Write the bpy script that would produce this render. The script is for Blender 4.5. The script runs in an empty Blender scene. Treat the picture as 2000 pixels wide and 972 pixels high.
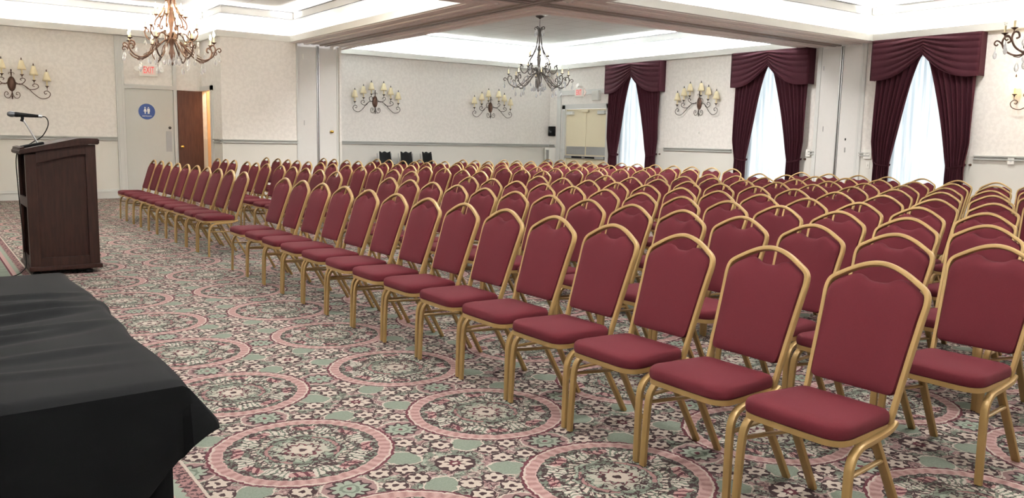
import bpy, bmesh, math, random
from math import sin, cos, pi, sqrt, radians
from mathutils import Vector, Matrix
random.seed(7)
S = bpy.context.scene
COL = S.collection

# ------------------------------------------------------------------ camera, world, exposure, cove lamps
YAW, PITCH, ROLL = 0.62368245, 0.13043619, 0.0202899
fwd = Vector((sin(YAW)*cos(PITCH), cos(YAW)*cos(PITCH), -sin(PITCH)))
rt = Vector((cos(YAW), -sin(YAW), 0)); up = rt.cross(fwd)
r2 = cos(ROLL)*rt + sin(ROLL)*up; u2 = -sin(ROLL)*rt + cos(ROLL)*up
cam_d = bpy.data.cameras.new('camera'); cam = bpy.data.objects.new('camera', cam_d); COL.objects.link(cam)
cam.matrix_world = Matrix(((r2.x, u2.x, -fwd.x, 0), (r2.y, u2.y, -fwd.y, 0), (r2.z, u2.z, -fwd.z, 1.30), (0, 0, 0, 1)))
cam_d.sensor_width = 36; cam_d.lens = 1618.8*36/2000; cam_d.clip_start = .05; cam_d.clip_end = 200
S.camera = cam
S.view_settings.view_transform = 'Standard'; S.view_settings.look = 'None'
S.view_settings.gamma = 1; S.view_settings.use_curve_mapping = False
S.view_settings.exposure = 1.17
S.cycles.use_denoising = True
S.cycles.denoising_prefilter = 'ACCURATE'; S.cycles.denoising_input_passes = 'RGB_ALBEDO_NORMAL'
S.cycles.max_bounces = 8; S.cycles.diffuse_bounces = 5; S.cycles.glossy_bounces = 3
S.cycles.transmission_bounces = 6; S.cycles.transparent_max_bounces = 8
S.cycles.sample_clamp_indirect = 6; S.cycles.caustics_reflective = False; S.cycles.caustics_refractive = False
W = bpy.data.worlds.new('world'); S.world = W; W.use_nodes = True
W.node_tree.nodes['Background'].inputs[0].default_value = (.92, .96, 1.0, 1)
W.node_tree.nodes['Background'].inputs[1].default_value = 1.0

ZF, ZT, ZC = 3.17, 3.29, 3.78            # fascia bottom, fascia top, ceiling
XL, XW, YN, YF = -.35, 14.07, -.60, 17.93  # inner faces of the outer walls
POLY = {'NW': [(-.22, 10.05), (6.29, 10.05), (6.29, 16.55), (4.84, 16.55), (4.84, 17.80), (-.22, 17.80)],
        'NE': [(7.70, 10.05), (13.94, 10.05), (13.94, 17.80), (7.70, 17.80)],
        'SE': [(7.70, -.47), (13.94, -.47), (13.94, 8.55), (7.70, 8.55)],
        'SW': [(-.22, -.47), (6.29, -.47), (6.29, 8.55), (-.22, 8.55)]}
COVE_TINT = {'NW': (1, .965, .935), 'NE': (.93, .99, 1.0), 'SE': (1, .97, .92), 'SW': (1, .96, .92)}
COVE_TILT = -radians(34)
COVE_WATT = {'NW': 22.0, 'NE': 46.0, 'SE': 38.0, 'SW': 52.0}   # per metre of lamp

def offset_poly(P, d):
    """outward offset of a counter-clockwise rectilinear polygon"""
    n = len(P); out = []
    for i in range(n):
        a, b, c = Vector(P[i-1]), Vector(P[i]), Vector(P[(i+1) % n])
        e1, e2 = (b-a).normalized(), (c-b).normalized()
        n1, n2 = Vector((e1.y, -e1.x)), Vector((e2.y, -e2.x))
        out.append(tuple(b + d*(n1+n2)))
    return out

def cove_lamps():
    for k, P in POLY.items():
        Q = offset_poly(P, .055); n = len(Q)
        for i in range(n):
            a, b = Vector(Q[i]), Vector(Q[(i+1) % n]); L = (b-a).length
            m = max(1, round(L/1.9)); seg = L/m
            for j in range(m):
                p = a + (b-a)*((j+.5)/m)
                d = bpy.data.lights.new('cove_lamp', 'AREA'); d.shape = 'RECTANGLE'
                d.size = seg-.22; d.size_y = .05; d.energy = COVE_WATT[k]*d.size; d.color = COVE_TINT[k]
                o = bpy.data.objects.new('cove_lamp', d); COL.objects.link(o)
                o.location = (p.x, p.y, 3.215)
                ang = math.atan2((b-a).y, (b-a).x)
                o.rotation_euler = (pi + COVE_TILT, 0, ang)
cove_lamps()
def added_fill_lights():  # unseen lights without fixtures, added under the ceilings to brighten walls and floor
    for x, y, w in ((1.4, 2.2, 95), (4.6, 2.2, 95), (1.4, 5.9, 95), (4.6, 5.9, 95), (9.0, 1.2, 85), (12.4, 1.2, 85), (9.0, 6.0, 85), (12.4, 6.0, 85), (1.3, 11.3, 115), (4.9, 11.3, 115), (8.4, 10.7, 170), (10.4, 10.7, 170), (8.4, 12.2, 140)):
        d = bpy.data.lights.new('added_fill_light', 'AREA'); d.shape = 'SQUARE'; d.size = .55; d.energy = w*.37; d.color = (1, .97, .93)
        o = bpy.data.objects.new('added_fill_light', d); COL.objects.link(o); o.location = (x, y, 3.765)
added_fill_lights()

# ------------------------------------------------------------------ node helpers
class X:
    """a socket with arithmetic"""
    def __init__(s, nt, sock): s.nt, s.s = nt, sock
    def op(s, o, b=None, c=None):
        n = s.nt.nodes.new('ShaderNodeMath'); n.operation = o
        for i, v in enumerate((s, b, c)):
            if v is None: continue
            if isinstance(v, X): s.nt.links.new(v.s, n.inputs[i])
            else: n.inputs[i].default_value = v
        return X(s.nt, n.outputs[0])
    def __add__(s, b): return s.op('ADD', b)
    def __sub__(s, b): return s.op('SUBTRACT', b)
    def __mul__(s, b): return s.op('MULTIPLY', b)
    def rsub(s, b): return (s*-1) + b
    def abs(s): return s.op('ABSOLUTE')
    def lt(s, b): return s.op('LESS_THAN', b)
    def gt(s, b): return s.op('GREATER_THAN', b)
    def band(s, a, b, soft=.006):
        """1 where a < s < b, soft edges"""
        return s.ss(a-soft, a+soft) * s.ss(b-soft, b+soft).rsub(1)
    def ss(s, a, b):
        n = s.nt.nodes.new('ShaderNodeMapRange'); n.interpolation_type = 'SMOOTHSTEP'
        s.nt.links.new(s.s, n.inputs[0]); n.inputs[1].default_value = a; n.inputs[2].default_value = b
        return X(s.nt, n.outputs[0])
def hyp(a, b): return (a*a + b*b).op('SQRT')
def mixc(nt, f, a, b):
    n = nt.nodes.new('ShaderNodeMix'); n.data_type = 'RGBA'
    nt.links.new(f.s, n.inputs[0])
    for i, v in ((6, a), (7, b)):
        if isinstance(v, tuple): n.inputs[i].default_value = (*v, 1)
        else: nt.links.new(v, n.inputs[i])
    return n.outputs[2]
def lin(r, g, b):
    f = lambda c: (c/255/12.92 if c/255 <= .04045 else ((c/255+.055)/1.055)**2.4)
    return (f(r), f(g), f(b))

def new_mat(name):
    m = bpy.data.materials.new(name); m.use_nodes = True
    nt = m.node_tree; return m, nt, nt.nodes['Principled BSDF']
def coords(nt):
    n = nt.nodes.new('ShaderNodeTexCoord'); return n.outputs['Object']
def noise(nt, vec, scale, detail=3, rough=.5):
    n = nt.nodes.new('ShaderNodeTexNoise'); n.inputs['Scale'].default_value = scale
    n.inputs['Detail'].default_value = detail; n.inputs['Roughness'].default_value = rough
    nt.links.new(vec, n.inputs['Vector']); return X(nt, n.outputs['Fac'])
def bump(nt, b, h, strength=.2, dist=.01):
    n = nt.nodes.new('ShaderNodeBump'); n.inputs['Strength'].default_value = strength
    n.inputs['Distance'].default_value = dist
    nt.links.new(h.s, n.inputs['Height']); nt.links.new(n.outputs[0], b.inputs['Normal'])
def simple(name, col, rough=.5, metal=0.0, var=.06, scale=14, bumpk=0.0, spec=.5, sheen=0):
    m, nt, b = new_mat(name)
    v = coords(nt); f = noise(nt, v, scale)
    lo = tuple(max(0, c*(1-var)) for c in col); hi = tuple(min(1, c*(1+var)) for c in col)
    nt.links.new(mixc(nt, f, lo, hi), b.inputs['Base Color'])
    b.inputs['Roughness'].default_value = rough; b.inputs['Metallic'].default_value = metal
    b.inputs['Specular IOR Level'].default_value = spec
    if sheen: b.inputs['Sheen Weight'].default_value = sheen
    if bumpk: bump(nt, b, noise(nt, v, scale*8), bumpk, .002)
    return m
def emit(name, col, strength):
    m, nt, b = new_mat(name)
    b.inputs['Base Color'].default_value = (*col, 1)
    b.inputs['Emission Color'].default_value = (*col, 1); b.inputs['Emission Strength'].default_value = strength
    return m

# ------------------------------------------------------------------ materials
M = {}
def wall_mat():
    m, nt, b = new_mat('wallpaper')
    v = coords(nt)
    sp = nt.nodes.new('ShaderNodeSeparateXYZ'); nt.links.new(v, sp.inputs[0]); z = X(nt, sp.outputs[2])
    f = noise(nt, v, 16, 3, .6).ss(.42, .58)
    up_c = mixc(nt, f, lin(229, 226, 222), lin(236, 233, 229))
    lo_c = mixc(nt, noise(nt, v, 3), lin(218, 217, 211), lin(222, 221, 215))
    nt.links.new(mixc(nt, z.gt(1.19), lo_c, up_c), b.inputs['Base Color'])
    b.inputs['Roughness'].default_value = .75; b.inputs['Specular IOR Level'].default_value = .2
    return m
M['wall'] = wall_mat()
M['trim'] = simple('painted_trim', lin(208, 210, 208), .5, var=.02)
M['rail'] = simple('grey_rail_paint', lin(176, 178, 175), .5, var=.02)
M['fascia'] = simple('painted_fascia', lin(218, 218, 213), .6, var=.02)
M['door_grey'] = simple('grey_door_paint', lin(196, 199, 196), .5, var=.02)
M['door_cream'] = simple('cream_door_paint', lin(226, 217, 190), .5, var=.02)
M['panel'] = simple('grey_partition_panel', lin(216, 216, 214), .5, var=.03)
M['steel'] = simple('brushed_steel', lin(176, 178, 180), .35, .8, .05)
M['taupe'] = simple('taupe_beam_paint', lin(226, 221, 221), .55, var=.03, scale=6)
M['taupe_light'] = simple('taupe_moulding_paint', lin(234, 226, 223), .5, var=.03, scale=6)
M['track'] = simple('dark_track', lin(150, 140, 135), .4, .1, .1)
M['black'] = simple('black_plastic', (.004, .004, .0045), .7, var=.2, spec=.15)
M['white_plastic'] = simple('white_plastic', lin(235, 235, 230), .4, var=.01)
def ceil_mat():
    m, nt, b = new_mat('ceiling_tile')
    v = coords(nt)
    sp = nt.nodes.new('ShaderNodeSeparateXYZ'); nt.links.new(v, sp.inputs[0])
    lines = None
    for i, ph in ((0, .2), (1, .35)):
        t = ((X(nt, sp.outputs[i]) + ph)*(1/.61)).op('FRACT')
        l = (t - .5).abs().gt(.487)
        lines = l if lines is None else lines.op('MAXIMUM', l)
    base = mixc(nt, noise(nt, v, 60, 2), lin(216, 216, 214), lin(232, 232, 230))
    nt.links.new(mixc(nt, lines, base, lin(196, 194, 190)), b.inputs['Base Color'])
    b.inputs['Roughness'].default_value = .9; b.inputs['Specular IOR Level'].default_value = .1
    return m
M['ceil'] = ceil_mat()
M['cove'] = simple('white_cove_paint', lin(214, 214, 212), .7, var=.01)
M['cove_shade_line'] = simple('shade_grey_cove_moulding', lin(104, 104, 104), .6, var=.02)  # darker grey puts the shade lines of the cove ledges into their colour

def carpet():
    m, nt, b = new_mat('medallion_carpet')
    v = coords(nt)
    sp = nt.nodes.new('ShaderNodeSeparateXYZ'); nt.links.new(v, sp.inputs[0])
    wob = nt.nodes.new('ShaderNodeTexNoise'); wob.inputs['Scale'].default_value = 38; wob.inputs['Detail'].default_value = 2
    nt.links.new(v, wob.inputs['Vector'])
    sc = nt.nodes.new('ShaderNodeSeparateColor'); nt.links.new(wob.outputs['Color'], sc.inputs[0])
    x = X(nt, sp.outputs[0]); y = X(nt, sp.outputs[1])
    dx = (X(nt, sc.outputs[0]) - .5)*.030; dy = (X(nt, sc.outputs[1]) - .5)*.030
    u = (x + dx - 1.245)*(1/.92); w = (y + dy - 3.20)*(1/.93)
    a = (u - u.op('ROUND'))*.925; c = (w - w.op('ROUND'))*.925
    A = a.abs(); C = c.abs(); A1 = A.rsub(.4625); C1 = C.rsub(.4625)
    R0 = hyp(a, c); TH = c.op('ARCTAN2', a)
    PINK, PINK2 = lin(194, 162, 157), lin(163, 127, 125)
    CREAM, SAGE, SAGE2 = lin(204, 192, 179), lin(156, 167, 152), lin(117, 128, 115)
    DARK, MAUVE, MAROON = lin(70, 54, 56), lin(158, 130, 129), lin(104, 60, 68)
    n1 = noise(nt, v, 11, 2, .5); n2 = noise(nt, v, 46, 3, .65); n3 = noise(nt, v, 21, 2, .6); n4 = noise(nt, v, 95, 2, .6)
    # mottled ground with leaf-like dark and pale flecks
    col = mixc(nt, n1.ss(.44, .56), MAUVE, SAGE2)
    col = mixc(nt, n3.ss(.54, .60), col, SAGE)
    col = mixc(nt, n2.ss(.56, .60), col, DARK)
    col = mixc(nt, n2.ss(.42, .38), col, lin(200, 182, 174))
    n5 = noise(nt, v, 17, 2, .5)
    col = mixc(nt, (n5 - .5).abs().lt(.016), col, DARK)
    col = mixc(nt, (n1 - .46).abs().lt(.009), col, CREAM)
    def tick(*vals):
        """orders the evaluation: each group waits for the colour below it"""
        k = X(nt, col)*1e-9
        return [q + k for q in vals]
    # leaves around each half-half point
    a1, c1 = tick(A1, C1)
    la = (a1 - .157); lc = (c1 - .157)
    p = (la + lc)*.7071; q = (la - lc)*1.22*.7071
    rl = hyp(p, q)
    col = mixc(nt, rl.lt(.088), col, CREAM)
    col = mixc(nt, rl.lt(.079), col, mixc(nt, n4, SAGE2, SAGE))
    # eight-petal flower at half-half
    a1, c1 = tick(A1, C1)
    rf = hyp(a1, c1); pet = (c1.op('ARCTAN2', a1)*8.0).op('COSINE')
    col = mixc(nt, rf.lt(.085), col, DARK)
    col = mixc(nt, (rf - pet*.014 - .045).abs().lt(.017), col, CREAM)
    col = mixc(nt, rf.lt(.026), col, MAROON); col = mixc(nt, rf.lt(.010), col, CREAM)
    # daisies beside the rosettes
    for i0, o0, i1, o1 in ((A1, .068, C, .157), (A, .157, C1, .068), (A1, .052, C, .262), (A, .262, C1, .052)):
        ax, az = tick(i0 - o0, i1 - o1)
        rd = hyp(ax, az); td = az.op('ARCTAN2', ax)
        col = mixc(nt, rd.lt(.050), col, DARK)
        col = mixc(nt, (rd - (td*6.0).op('COSINE')*.007).lt(.037), col, CREAM)
        col = mixc(nt, rd.lt(.013), col, DARK)
    # small rosettes on the cell edges
    for i0, i1 in ((A1, C), (A, C1)):
        ax, az = tick(i0, i1)
        rr = hyp(ax, az); ct = (az.op('ARCTAN2', ax)*10.0).op('COSINE')
        col = mixc(nt, rr.lt(.110), col, CREAM)
        col = mixc(nt, rr.lt(.102), col, MAUVE)
        col = mixc(nt, (rr - ct*.010).lt(.080), col, DARK)
        col = mixc(nt, (rr - ct*.012).lt(.062), col, SAGE)
        col = mixc(nt, (rr - .033).abs().lt(.006), col, SAGE2)
        col = mixc(nt, rr.lt(.012), col, MAROON)
    # the large medallion
    r, th = tick(R0, TH)
    rope = ((th*46.0).op('SINE')*.5 + .5)*(r - .342).abs().lt(.019)
    col = mixc(nt, r.lt(.384), col, MAROON)
    col = mixc(nt, r.lt(.372), col, mixc(nt, rope, PINK, PINK2))
    col = mixc(nt, (r - .3675).abs().lt(.004), col, CREAM)
    r, th, m2 = tick(R0, TH, n2)
    col = mixc(nt, r.lt(.316), col, mixc(nt, m2.ss(.49, .54), DARK, SAGE2))
    r, th = tick(R0, TH)
    l1 = (th*8.0).op('COSINE'); l2 = (th*64.0 + r*40.0).op('SINE')
    fr = (r + l1*.026 - .262).abs().lt(.036) * l1.gt(-.55)          # palmettes
    col = mixc(nt, fr, col, lin(206, 198, 186))
    col = mixc(nt, fr*l2.gt(.45), col, SAGE2)
    r, th = tick(R0, TH)
    l1 = (th*8.0 + 3.1416).op('COSINE'); l2 = (th*40.0 - r*90.0).op('SINE')
    fr = (r + l1*.016 - .275).abs().lt(.022) * l1.gt(.1)            # buds between them
    col = mixc(nt, fr, col, lin(188, 152, 148))
    col = mixc(nt, fr*l2.gt(.3), col, MAROON)
    col = mixc(nt, (r - l1*.012 - .190).abs().lt(.013)*l2.gt(-.2), col, CREAM)
    col = mixc(nt, (r - l1*.010 - .168).abs().lt(.006), col, SAGE)
    r, th = tick(R0, TH)
    arcs = (th*2.0).op('COSINE').gt(-.25)
    col = mixc(nt, r.lt(.156), col, DARK); col = mixc(nt, r.lt(.152), col, SAGE2)
    col = mixc(nt, (r - .145).abs().lt(.0085)*arcs, col, PINK2)
    r, th, m2 = tick(R0, TH, n2)
    col = mixc(nt, r.lt(.134), col, mixc(nt, m2.ss(.44, .52), DARK, SAGE))
    r, th = tick(R0, TH)
    ct = (th*10.0).op('COSINE')
    col = mixc(nt, (r - ct*.016).lt(.108), col, mixc(nt, n4, SAGE, CREAM))
    col = mixc(nt, (r - ct*.010 - .063).abs().lt(.007), col, MAROON)
    col = mixc(nt, r.lt(.046), col, CREAM); col = mixc(nt, r.lt(.016), col, DARK)
    r, m5 = tick(R0, n5)
    col = mixc(nt, (m5 - .5).abs().lt(.020)*r.lt(.300)*r.gt(.05), col, DARK)
    # border running along the left wall
    bx, yy = tick(x + dx*.3, y)
    zig = (((yy*22.0).op('FRACT') - .5).abs()*.03)
    col = mixc(nt, bx.lt(.797), col, CREAM)
    col = mixc(nt, bx.lt(.785), col, mixc(nt, n2.ss(.5, .54), PINK2, DARK))
    col = mixc(nt, (bx + zig).lt(.735), col, SAGE)
    bx, m1, m2 = tick(x, n1, n2)
    col = mixc(nt, bx.lt(.690), col, PINK)
    col = mixc(nt, bx.lt(.655), col, MAROON)
    col = mixc(nt, bx.lt(.640), col, mixc(nt, m1, SAGE2, SAGE))
    col = mixc(nt, bx.lt(.42), col, mixc(nt, m2.ss(.45, .55), MAUVE, SAGE2))
    fin = nt.nodes.new('ShaderNodeMix'); fin.data_type = 'RGBA'; fin.blend_type = 'MULTIPLY'
    fin.inputs[0].default_value = 1.0
    nt.links.new(col, fin.inputs[6])
    nt.links.new(mixc(nt, noise(nt, v, 420, 2, .7).ss(.3, .7), (.44, .44, .45), (.80, .79, .79)), fin.inputs[7])
    nt.links.new(fin.outputs[2], b.inputs['Base Color'])
    b.inputs['Roughness'].default_value = .95; b.inputs['Specular IOR Level'].default_value = .08
    bump(nt, b, noise(nt, v, 260, 2, .7), .35, .004)
    return m
M['carpet'] = carpet()

def fabric(name, col, sheen=.25, spec=.2):
    m, nt, b = new_mat(name)
    v = coords(nt)
    f = noise(nt, v, 260, 2, .6)
    nt.links.new(mixc(nt, f, tuple(c*.82 for c in col), tuple(min(1, c*1.15) for c in col)), b.inputs['Base Color'])
    b.inputs['Roughness'].default_value = .85; b.inputs['Specular IOR Level'].default_value = spec
    b.inputs['Sheen Weight'].default_value = sheen; b.inputs['Sheen Tint'].default_value = (1, .75, .78, 1)
    bump(nt, b, f, .15, .001)
    return m
M['chair_red'] = fabric('red_chair_fabric', lin(78, 22, 31), .0)
M['gold'] = simple('gold_painted_metal', lin(160, 132, 85), .40, .35, .06, 30)
M['drape'] = fabric('burgundy_drape_fabric', lin(56, 20, 30), .02)
M['black_cloth'] = fabric('black_table_fabric', lin(12, 13, 15), .0, .1)
M['bronze'] = simple('bronze_iron', lin(88, 64, 52), .45, .55, .2, 40)
M['dark_iron'] = simple('dark_wrought_iron', lin(64, 58, 54), .45, .5, .2, 40)
M['candle'] = simple('ivory_candle_sleeve', lin(226, 210, 168), .5, var=.04)
M['shade'] = simple('cream_shade_fabric', lin(222, 210, 176), .8, var=.05, scale=60)
M['shade_lit'] = emit('lit_shade_fabric', lin(255, 232, 180), 1.6)
M['bulb_lit'] = emit('lit_bulb', (1, .80, .50), 120.0)
M['exit_red'] = emit('exit_letters', lin(205, 40, 52), .2)
M['exit_face'] = simple('exit_sign_face', lin(246, 226, 220), .4, var=.01)
M['blue'] = simple('blue_sign', lin(40, 72, 140), .4, var=.02)
M['white'] = simple('white_print', lin(240, 240, 240), .5, var=.0)
M['brass'] = simple('polished_brass', lin(205, 170, 90), .25, .9, .03)
M['warm_room'] = simple('closet_paint', lin(232, 190, 140), .7, var=.03)
def glass(name, col=(1, 1, 1), t=.85):
    m, nt, b = new_mat(name)
    tr = nt.nodes.new('ShaderNodeBsdfTransparent'); tr.inputs[0].default_value = (*col, 1)
    gl = nt.nodes.new('ShaderNodeBsdfGlossy'); gl.inputs['Roughness'].default_value = .04
    mx = nt.nodes.new('ShaderNodeMixShader'); lw = nt.nodes.new('ShaderNodeLayerWeight'); lw.inputs[0].default_value = 1-t
    nt.links.new(lw.outputs['Facing'], mx.inputs[0]); nt.links.new(tr.outputs[0], mx.inputs[1]); nt.links.new(gl.outputs[0], mx.inputs[2])
    nt.links.new(mx.outputs[0], nt.nodes['Material Output'].inputs[0])
    return m
M['crystal'] = glass('cut_crystal', (.97, .98, 1), .45)
_nt = M['crystal'].node_tree; _df = _nt.nodes.new('ShaderNodeBsdfTranslucent'); _df.inputs[0].default_value = (.95, .96, 1, 1)
_mx = _nt.nodes.new('ShaderNodeMixShader'); _mx.inputs[0].default_value = .30; _o = _nt.nodes['Material Output']
_src = _o.inputs[0].links[0].from_socket; _nt.links.new(_src, _mx.inputs[1]); _nt.links.new(_df.outputs[0], _mx.inputs[2]); _nt.links.new(_mx.outputs[0], _o.inputs[0])
M['pane'] = glass('window_pane', (.96, .99, .98), .92)
M['bulb_off'] = glass('clear_bulb_glass', (.95, .95, .93), .5)
def sheer():
    m, nt, b = new_mat('white_sheer_voile')
    tl = nt.nodes.new('ShaderNodeBsdfTranslucent')
    mp = nt.nodes.new('ShaderNodeMapping'); mp.inputs['Scale'].default_value = (1, 1, .05); nt.links.new(coords(nt), mp.inputs[0])
    g = noise(nt, mp.outputs[0], 11, 3, .6).ss(.36, .64)
    nt.links.new(mixc(nt, g, (.42, .47, .53), (.97, .97, .98)), tl.inputs[0])
    df = nt.nodes.new('ShaderNodeBsdfDiffuse'); df.inputs[0].default_value = (.85, .86, .88, 1)
    tr = nt.nodes.new('ShaderNodeBsdfTransparent')
    m1 = nt.nodes.new('ShaderNodeMixShader'); m1.inputs[0].default_value = .35
    m2 = nt.nodes.new('ShaderNodeMixShader'); m2.inputs[0].default_value = .10
    nt.links.new(tl.outputs[0], m1.inputs[1]); nt.links.new(df.outputs[0], m1.inputs[2])
    nt.links.new(m1.outputs[0], m2.inputs[1]); nt.links.new(tr.outputs[0], m2.inputs[2])
    nt.links.new(m2.outputs[0], nt.nodes['Material Output'].inputs[0])
    return m
M['sheer'] = sheer()
def wood(name, c1, c2, rough=.4):
    m, nt, b = new_mat(name)
    v = coords(nt)
    mp = nt.nodes.new('ShaderNodeMapping'); mp.inputs['Scale'].default_value = (9, 9, .8); nt.links.new(v, mp.inputs[0])
    f = noise(nt, mp.outputs[0], 5, 5, .65)
    nt.links.new(mixc(nt, f.ss(.3, .7), c1, c2), b.inputs['Base Color'])
    b.inputs['Roughness'].default_value = rough; b.inputs['Specular IOR Level'].default_value = .18
    return m
M['walnut'] = wood('dark_walnut', lin(32, 16, 12), lin(46, 25, 19), .55)
M['brown_door'] = wood('brown_door_veneer', lin(78, 51, 41), lin(92, 62, 51), .4)

# ------------------------------------------------------------------ mesh helpers
def link(o, parent=None):
    COL.objects.link(o)
    if parent is not None: o.parent = parent
    return o
def obj(name, bm, mat, parent=None, smooth=False, loc=None):
    bmesh.ops.recalc_face_normals(bm, faces=bm.faces)
    me = bpy.data.meshes.new(name); bm.to_mesh(me); bm.free()
    me.materials.append(M[mat] if isinstance(mat, str) else mat)
    if smooth:
        for p in me.polygons: p.use_smooth = True
        try: me.set_sharp_from_angle(angle=radians(42))
        except Exception: pass
    o = bpy.data.objects.new(name, me); link(o, parent)
    if loc is not None: o.location = loc
    return o
def tag(o, label, cat, group=None):
    o['label'] = label; o['category'] = cat
    if group: o['group'] = group
    return o
def thing(name, label, cat, loc=(0, 0, 0), rz=0, group=None):
    o = bpy.data.objects.new(name, None); link(o); o.location = loc; o.rotation_euler = (0, 0, rz)
    o.empty_display_size = .1
    return tag(o, label, cat, group)
def structure(o):
    o['kind'] = 'structure'; return o
def copy_tree(o, parent=None):
    c = o.copy(); COL.objects.link(c); c.parent = parent
    for ch in o.children: copy_tree(ch, c)
    return c
def box(bm, x0, x1, y0, y1, z0, z1, bev=0):
    g = bmesh.ops.create_cube(bm, size=1)
    for v in g['verts']:
        v.co = Vector(((x0+x1)/2 + v.co.x*(x1-x0), (y0+y1)/2 + v.co.y*(y1-y0), (z0+z1)/2 + v.co.z*(z1-z0)))
    if bev:
        es = list({e for v in g['verts'] for e in v.link_edges})
        bmesh.ops.bevel(bm, geom=es, offset=bev, segments=2, affect='EDGES', profile=.6)
    return bm
def B(*a, **k): return box(bmesh.new(), *a, **k)
def catmull(P, n=6, closed=False):
    P = [Vector(p) for p in P]; out = []
    m = len(P); rng = range(m if closed else m-1)
    for i in rng:
        p0 = P[(i-1) % m] if (closed or i > 0) else P[0]*2-P[1]
        p1, p2 = P[i], P[(i+1) % m]
        p3 = P[(i+2) % m] if (closed or i+2 < m) else P[-1]*2-P[-2]
        for k in range(n):
            t = k/n
            out.append(.5*((2*p1) + (p2-p0)*t + (2*p0-5*p1+4*p2-p3)*t*t + (3*p1-p0-3*p2+p3)*t**3))
    if not closed: out.append(P[-1].copy())
    return out
def sweep(bm, pts, rx, ry=None, n=8, up=None, taper=None, closed=False, square=0):
    """a tube along pts: rx across, ry along the up hint"""
    ry = ry or rx; pts = [Vector(p) for p in pts]; N = len(pts); rings = []
    hint = Vector(up) if up else None; prev = None
    for i, p in enumerate(pts):
        if closed: t = (pts[(i+1) % N]-pts[i-1])
        else: t = pts[min(i+1, N-1)]-pts[max(i-1, 0)]
        t = t.normalized() if t.length > 1e-9 else Vector((0, 0, 1))
        if hint is not None: s = t.cross(hint)
        elif prev is None: s = t.cross(Vector((0, 0, 1)) if abs(t.z) < .9 else Vector((1, 0, 0)))
        else: s = prev - t*prev.dot(t)
        if s.length < 1e-6: s = prev if prev is not None else t.orthogonal()
        s = s.normalized(); prev = s; w = s.cross(t).normalized()
        k = taper(i/(N-1)) if taper else 1
        ring = []
        for j in range(n):
            a = 2*pi*(j+.5)/n; ca, sa = cos(a), sin(a)
            if square:
                ca = math.copysign(abs(ca)**(1-square), ca); sa = math.copysign(abs(sa)**(1-square), sa)
            ring.append(bm.verts.new(p + s*(rx*k*ca) + w*(ry*k*sa)))
        rings.append(ring)
    for i in range(N if closed else N-1):
        a, b = rings[i], rings[(i+1) % N]
        for j in range(n): bm.faces.new((a[j], a[(j+1) % n], b[(j+1) % n], b[j]))
    if not closed:
        bm.faces.new(rings[0][::-1]); bm.faces.new(rings[-1])
    return bm
def lathe(bm, prof, n=16, c=(0, 0, 0), mat=None):
    rings = []; c = Vector(c)
    for r, z in prof:
        if r < 1e-5: rings.append([bm.verts.new(Vector((0, 0, z)))])
        else: rings.append([bm.verts.new(Vector((r*cos(2*pi*j/n), r*sin(2*pi*j/n), z))) for j in range(n)])
    for a, b in zip(rings[:-1], rings[1:]):
        if len(a) == 1 and len(b) == 1: continue
        for j in range(n):
            k = (j+1) % n
            if len(a) == 1: bm.faces.new((a[0], b[j], b[k]))
            elif len(b) == 1: bm.faces.new((a[j], a[k], b[0]))
            else: bm.faces.new((a[j], a[k], b[k], b[j]))
    for e in (rings[0], rings[-1]):
        if len(e) > 2: bm.faces.new(e)
    for ring in rings:
        for v in ring: v.co = (mat @ v.co if mat else v.co) + c
    return bm
def prism(bm, out, f0, f1):
    """outline (list of 2D) between mapping f0 and f1 (2D -> 3D)"""
    a = [bm.verts.new(f0(p)) for p in out]; b = [bm.verts.new(f1(p)) for p in out]; n = len(out)
    bm.faces.new(a[::-1]); bm.faces.new(b)
    for i in range(n): bm.faces.new((a[i], a[(i+1) % n], b[(i+1) % n], b[i]))
    return bm
def grid(bm, fn, nu, nv):
    V = [[bm.verts.new(fn(i/nu, j/nv)) for j in range(nv+1)] for i in range(nu+1)]
    for i in range(nu):
        for j in range(nv): bm.faces.new((V[i][j], V[i+1][j], V[i+1][j+1], V[i][j+1]))
    return bm
def ring(bm, P, d0, d1, z0, z1):
    """closed wall band between two outward offsets of polygon P"""
    A, Bq = offset_poly(P, d0), offset_poly(P, d1); n = len(P)
    va = [[bm.verts.new((*p, z)) for p in A] for z in (z0, z1)]
    vb = [[bm.verts.new((*p, z)) for p in Bq] for z in (z0, z1)]
    for i in range(n):
        k = (i+1) % n
        bm.faces.new((va[0][i], va[0][k], va[1][k], va[1][i])); bm.faces.new((vb[0][i], vb[1][i], vb[1][k], vb[0][k]))
        bm.faces.new((va[0][i], vb[0][i], vb[0][k], va[0][k])); bm.faces.new((va[1][i], va[1][k], vb[1][k], vb[1][i]))
    return bm
def text_mesh(body, size, depth=.002):
    cu = bpy.data.curves.new('t', 'FONT'); cu.body = body; cu.size = size; cu.align_x = 'CENTER'; cu.align_y = 'CENTER'; cu.extrude = depth
    o = bpy.data.objects.new('t', cu); COL.objects.link(o)
    dg = bpy.context.evaluated_depsgraph_get(); dg.update()
    me = bpy.data.meshes.new_from_object(o.evaluated_get(dg))
    bpy.data.objects.remove(o); bpy.data.curves.remove(cu)
    bm = bmesh.new(); bm.from_mesh(me); bpy.data.meshes.remove(me)
    return bm
def xf(bm, mat):
    bmesh.ops.transform(bm, matrix=mat, verts=bm.verts); return bm
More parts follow.
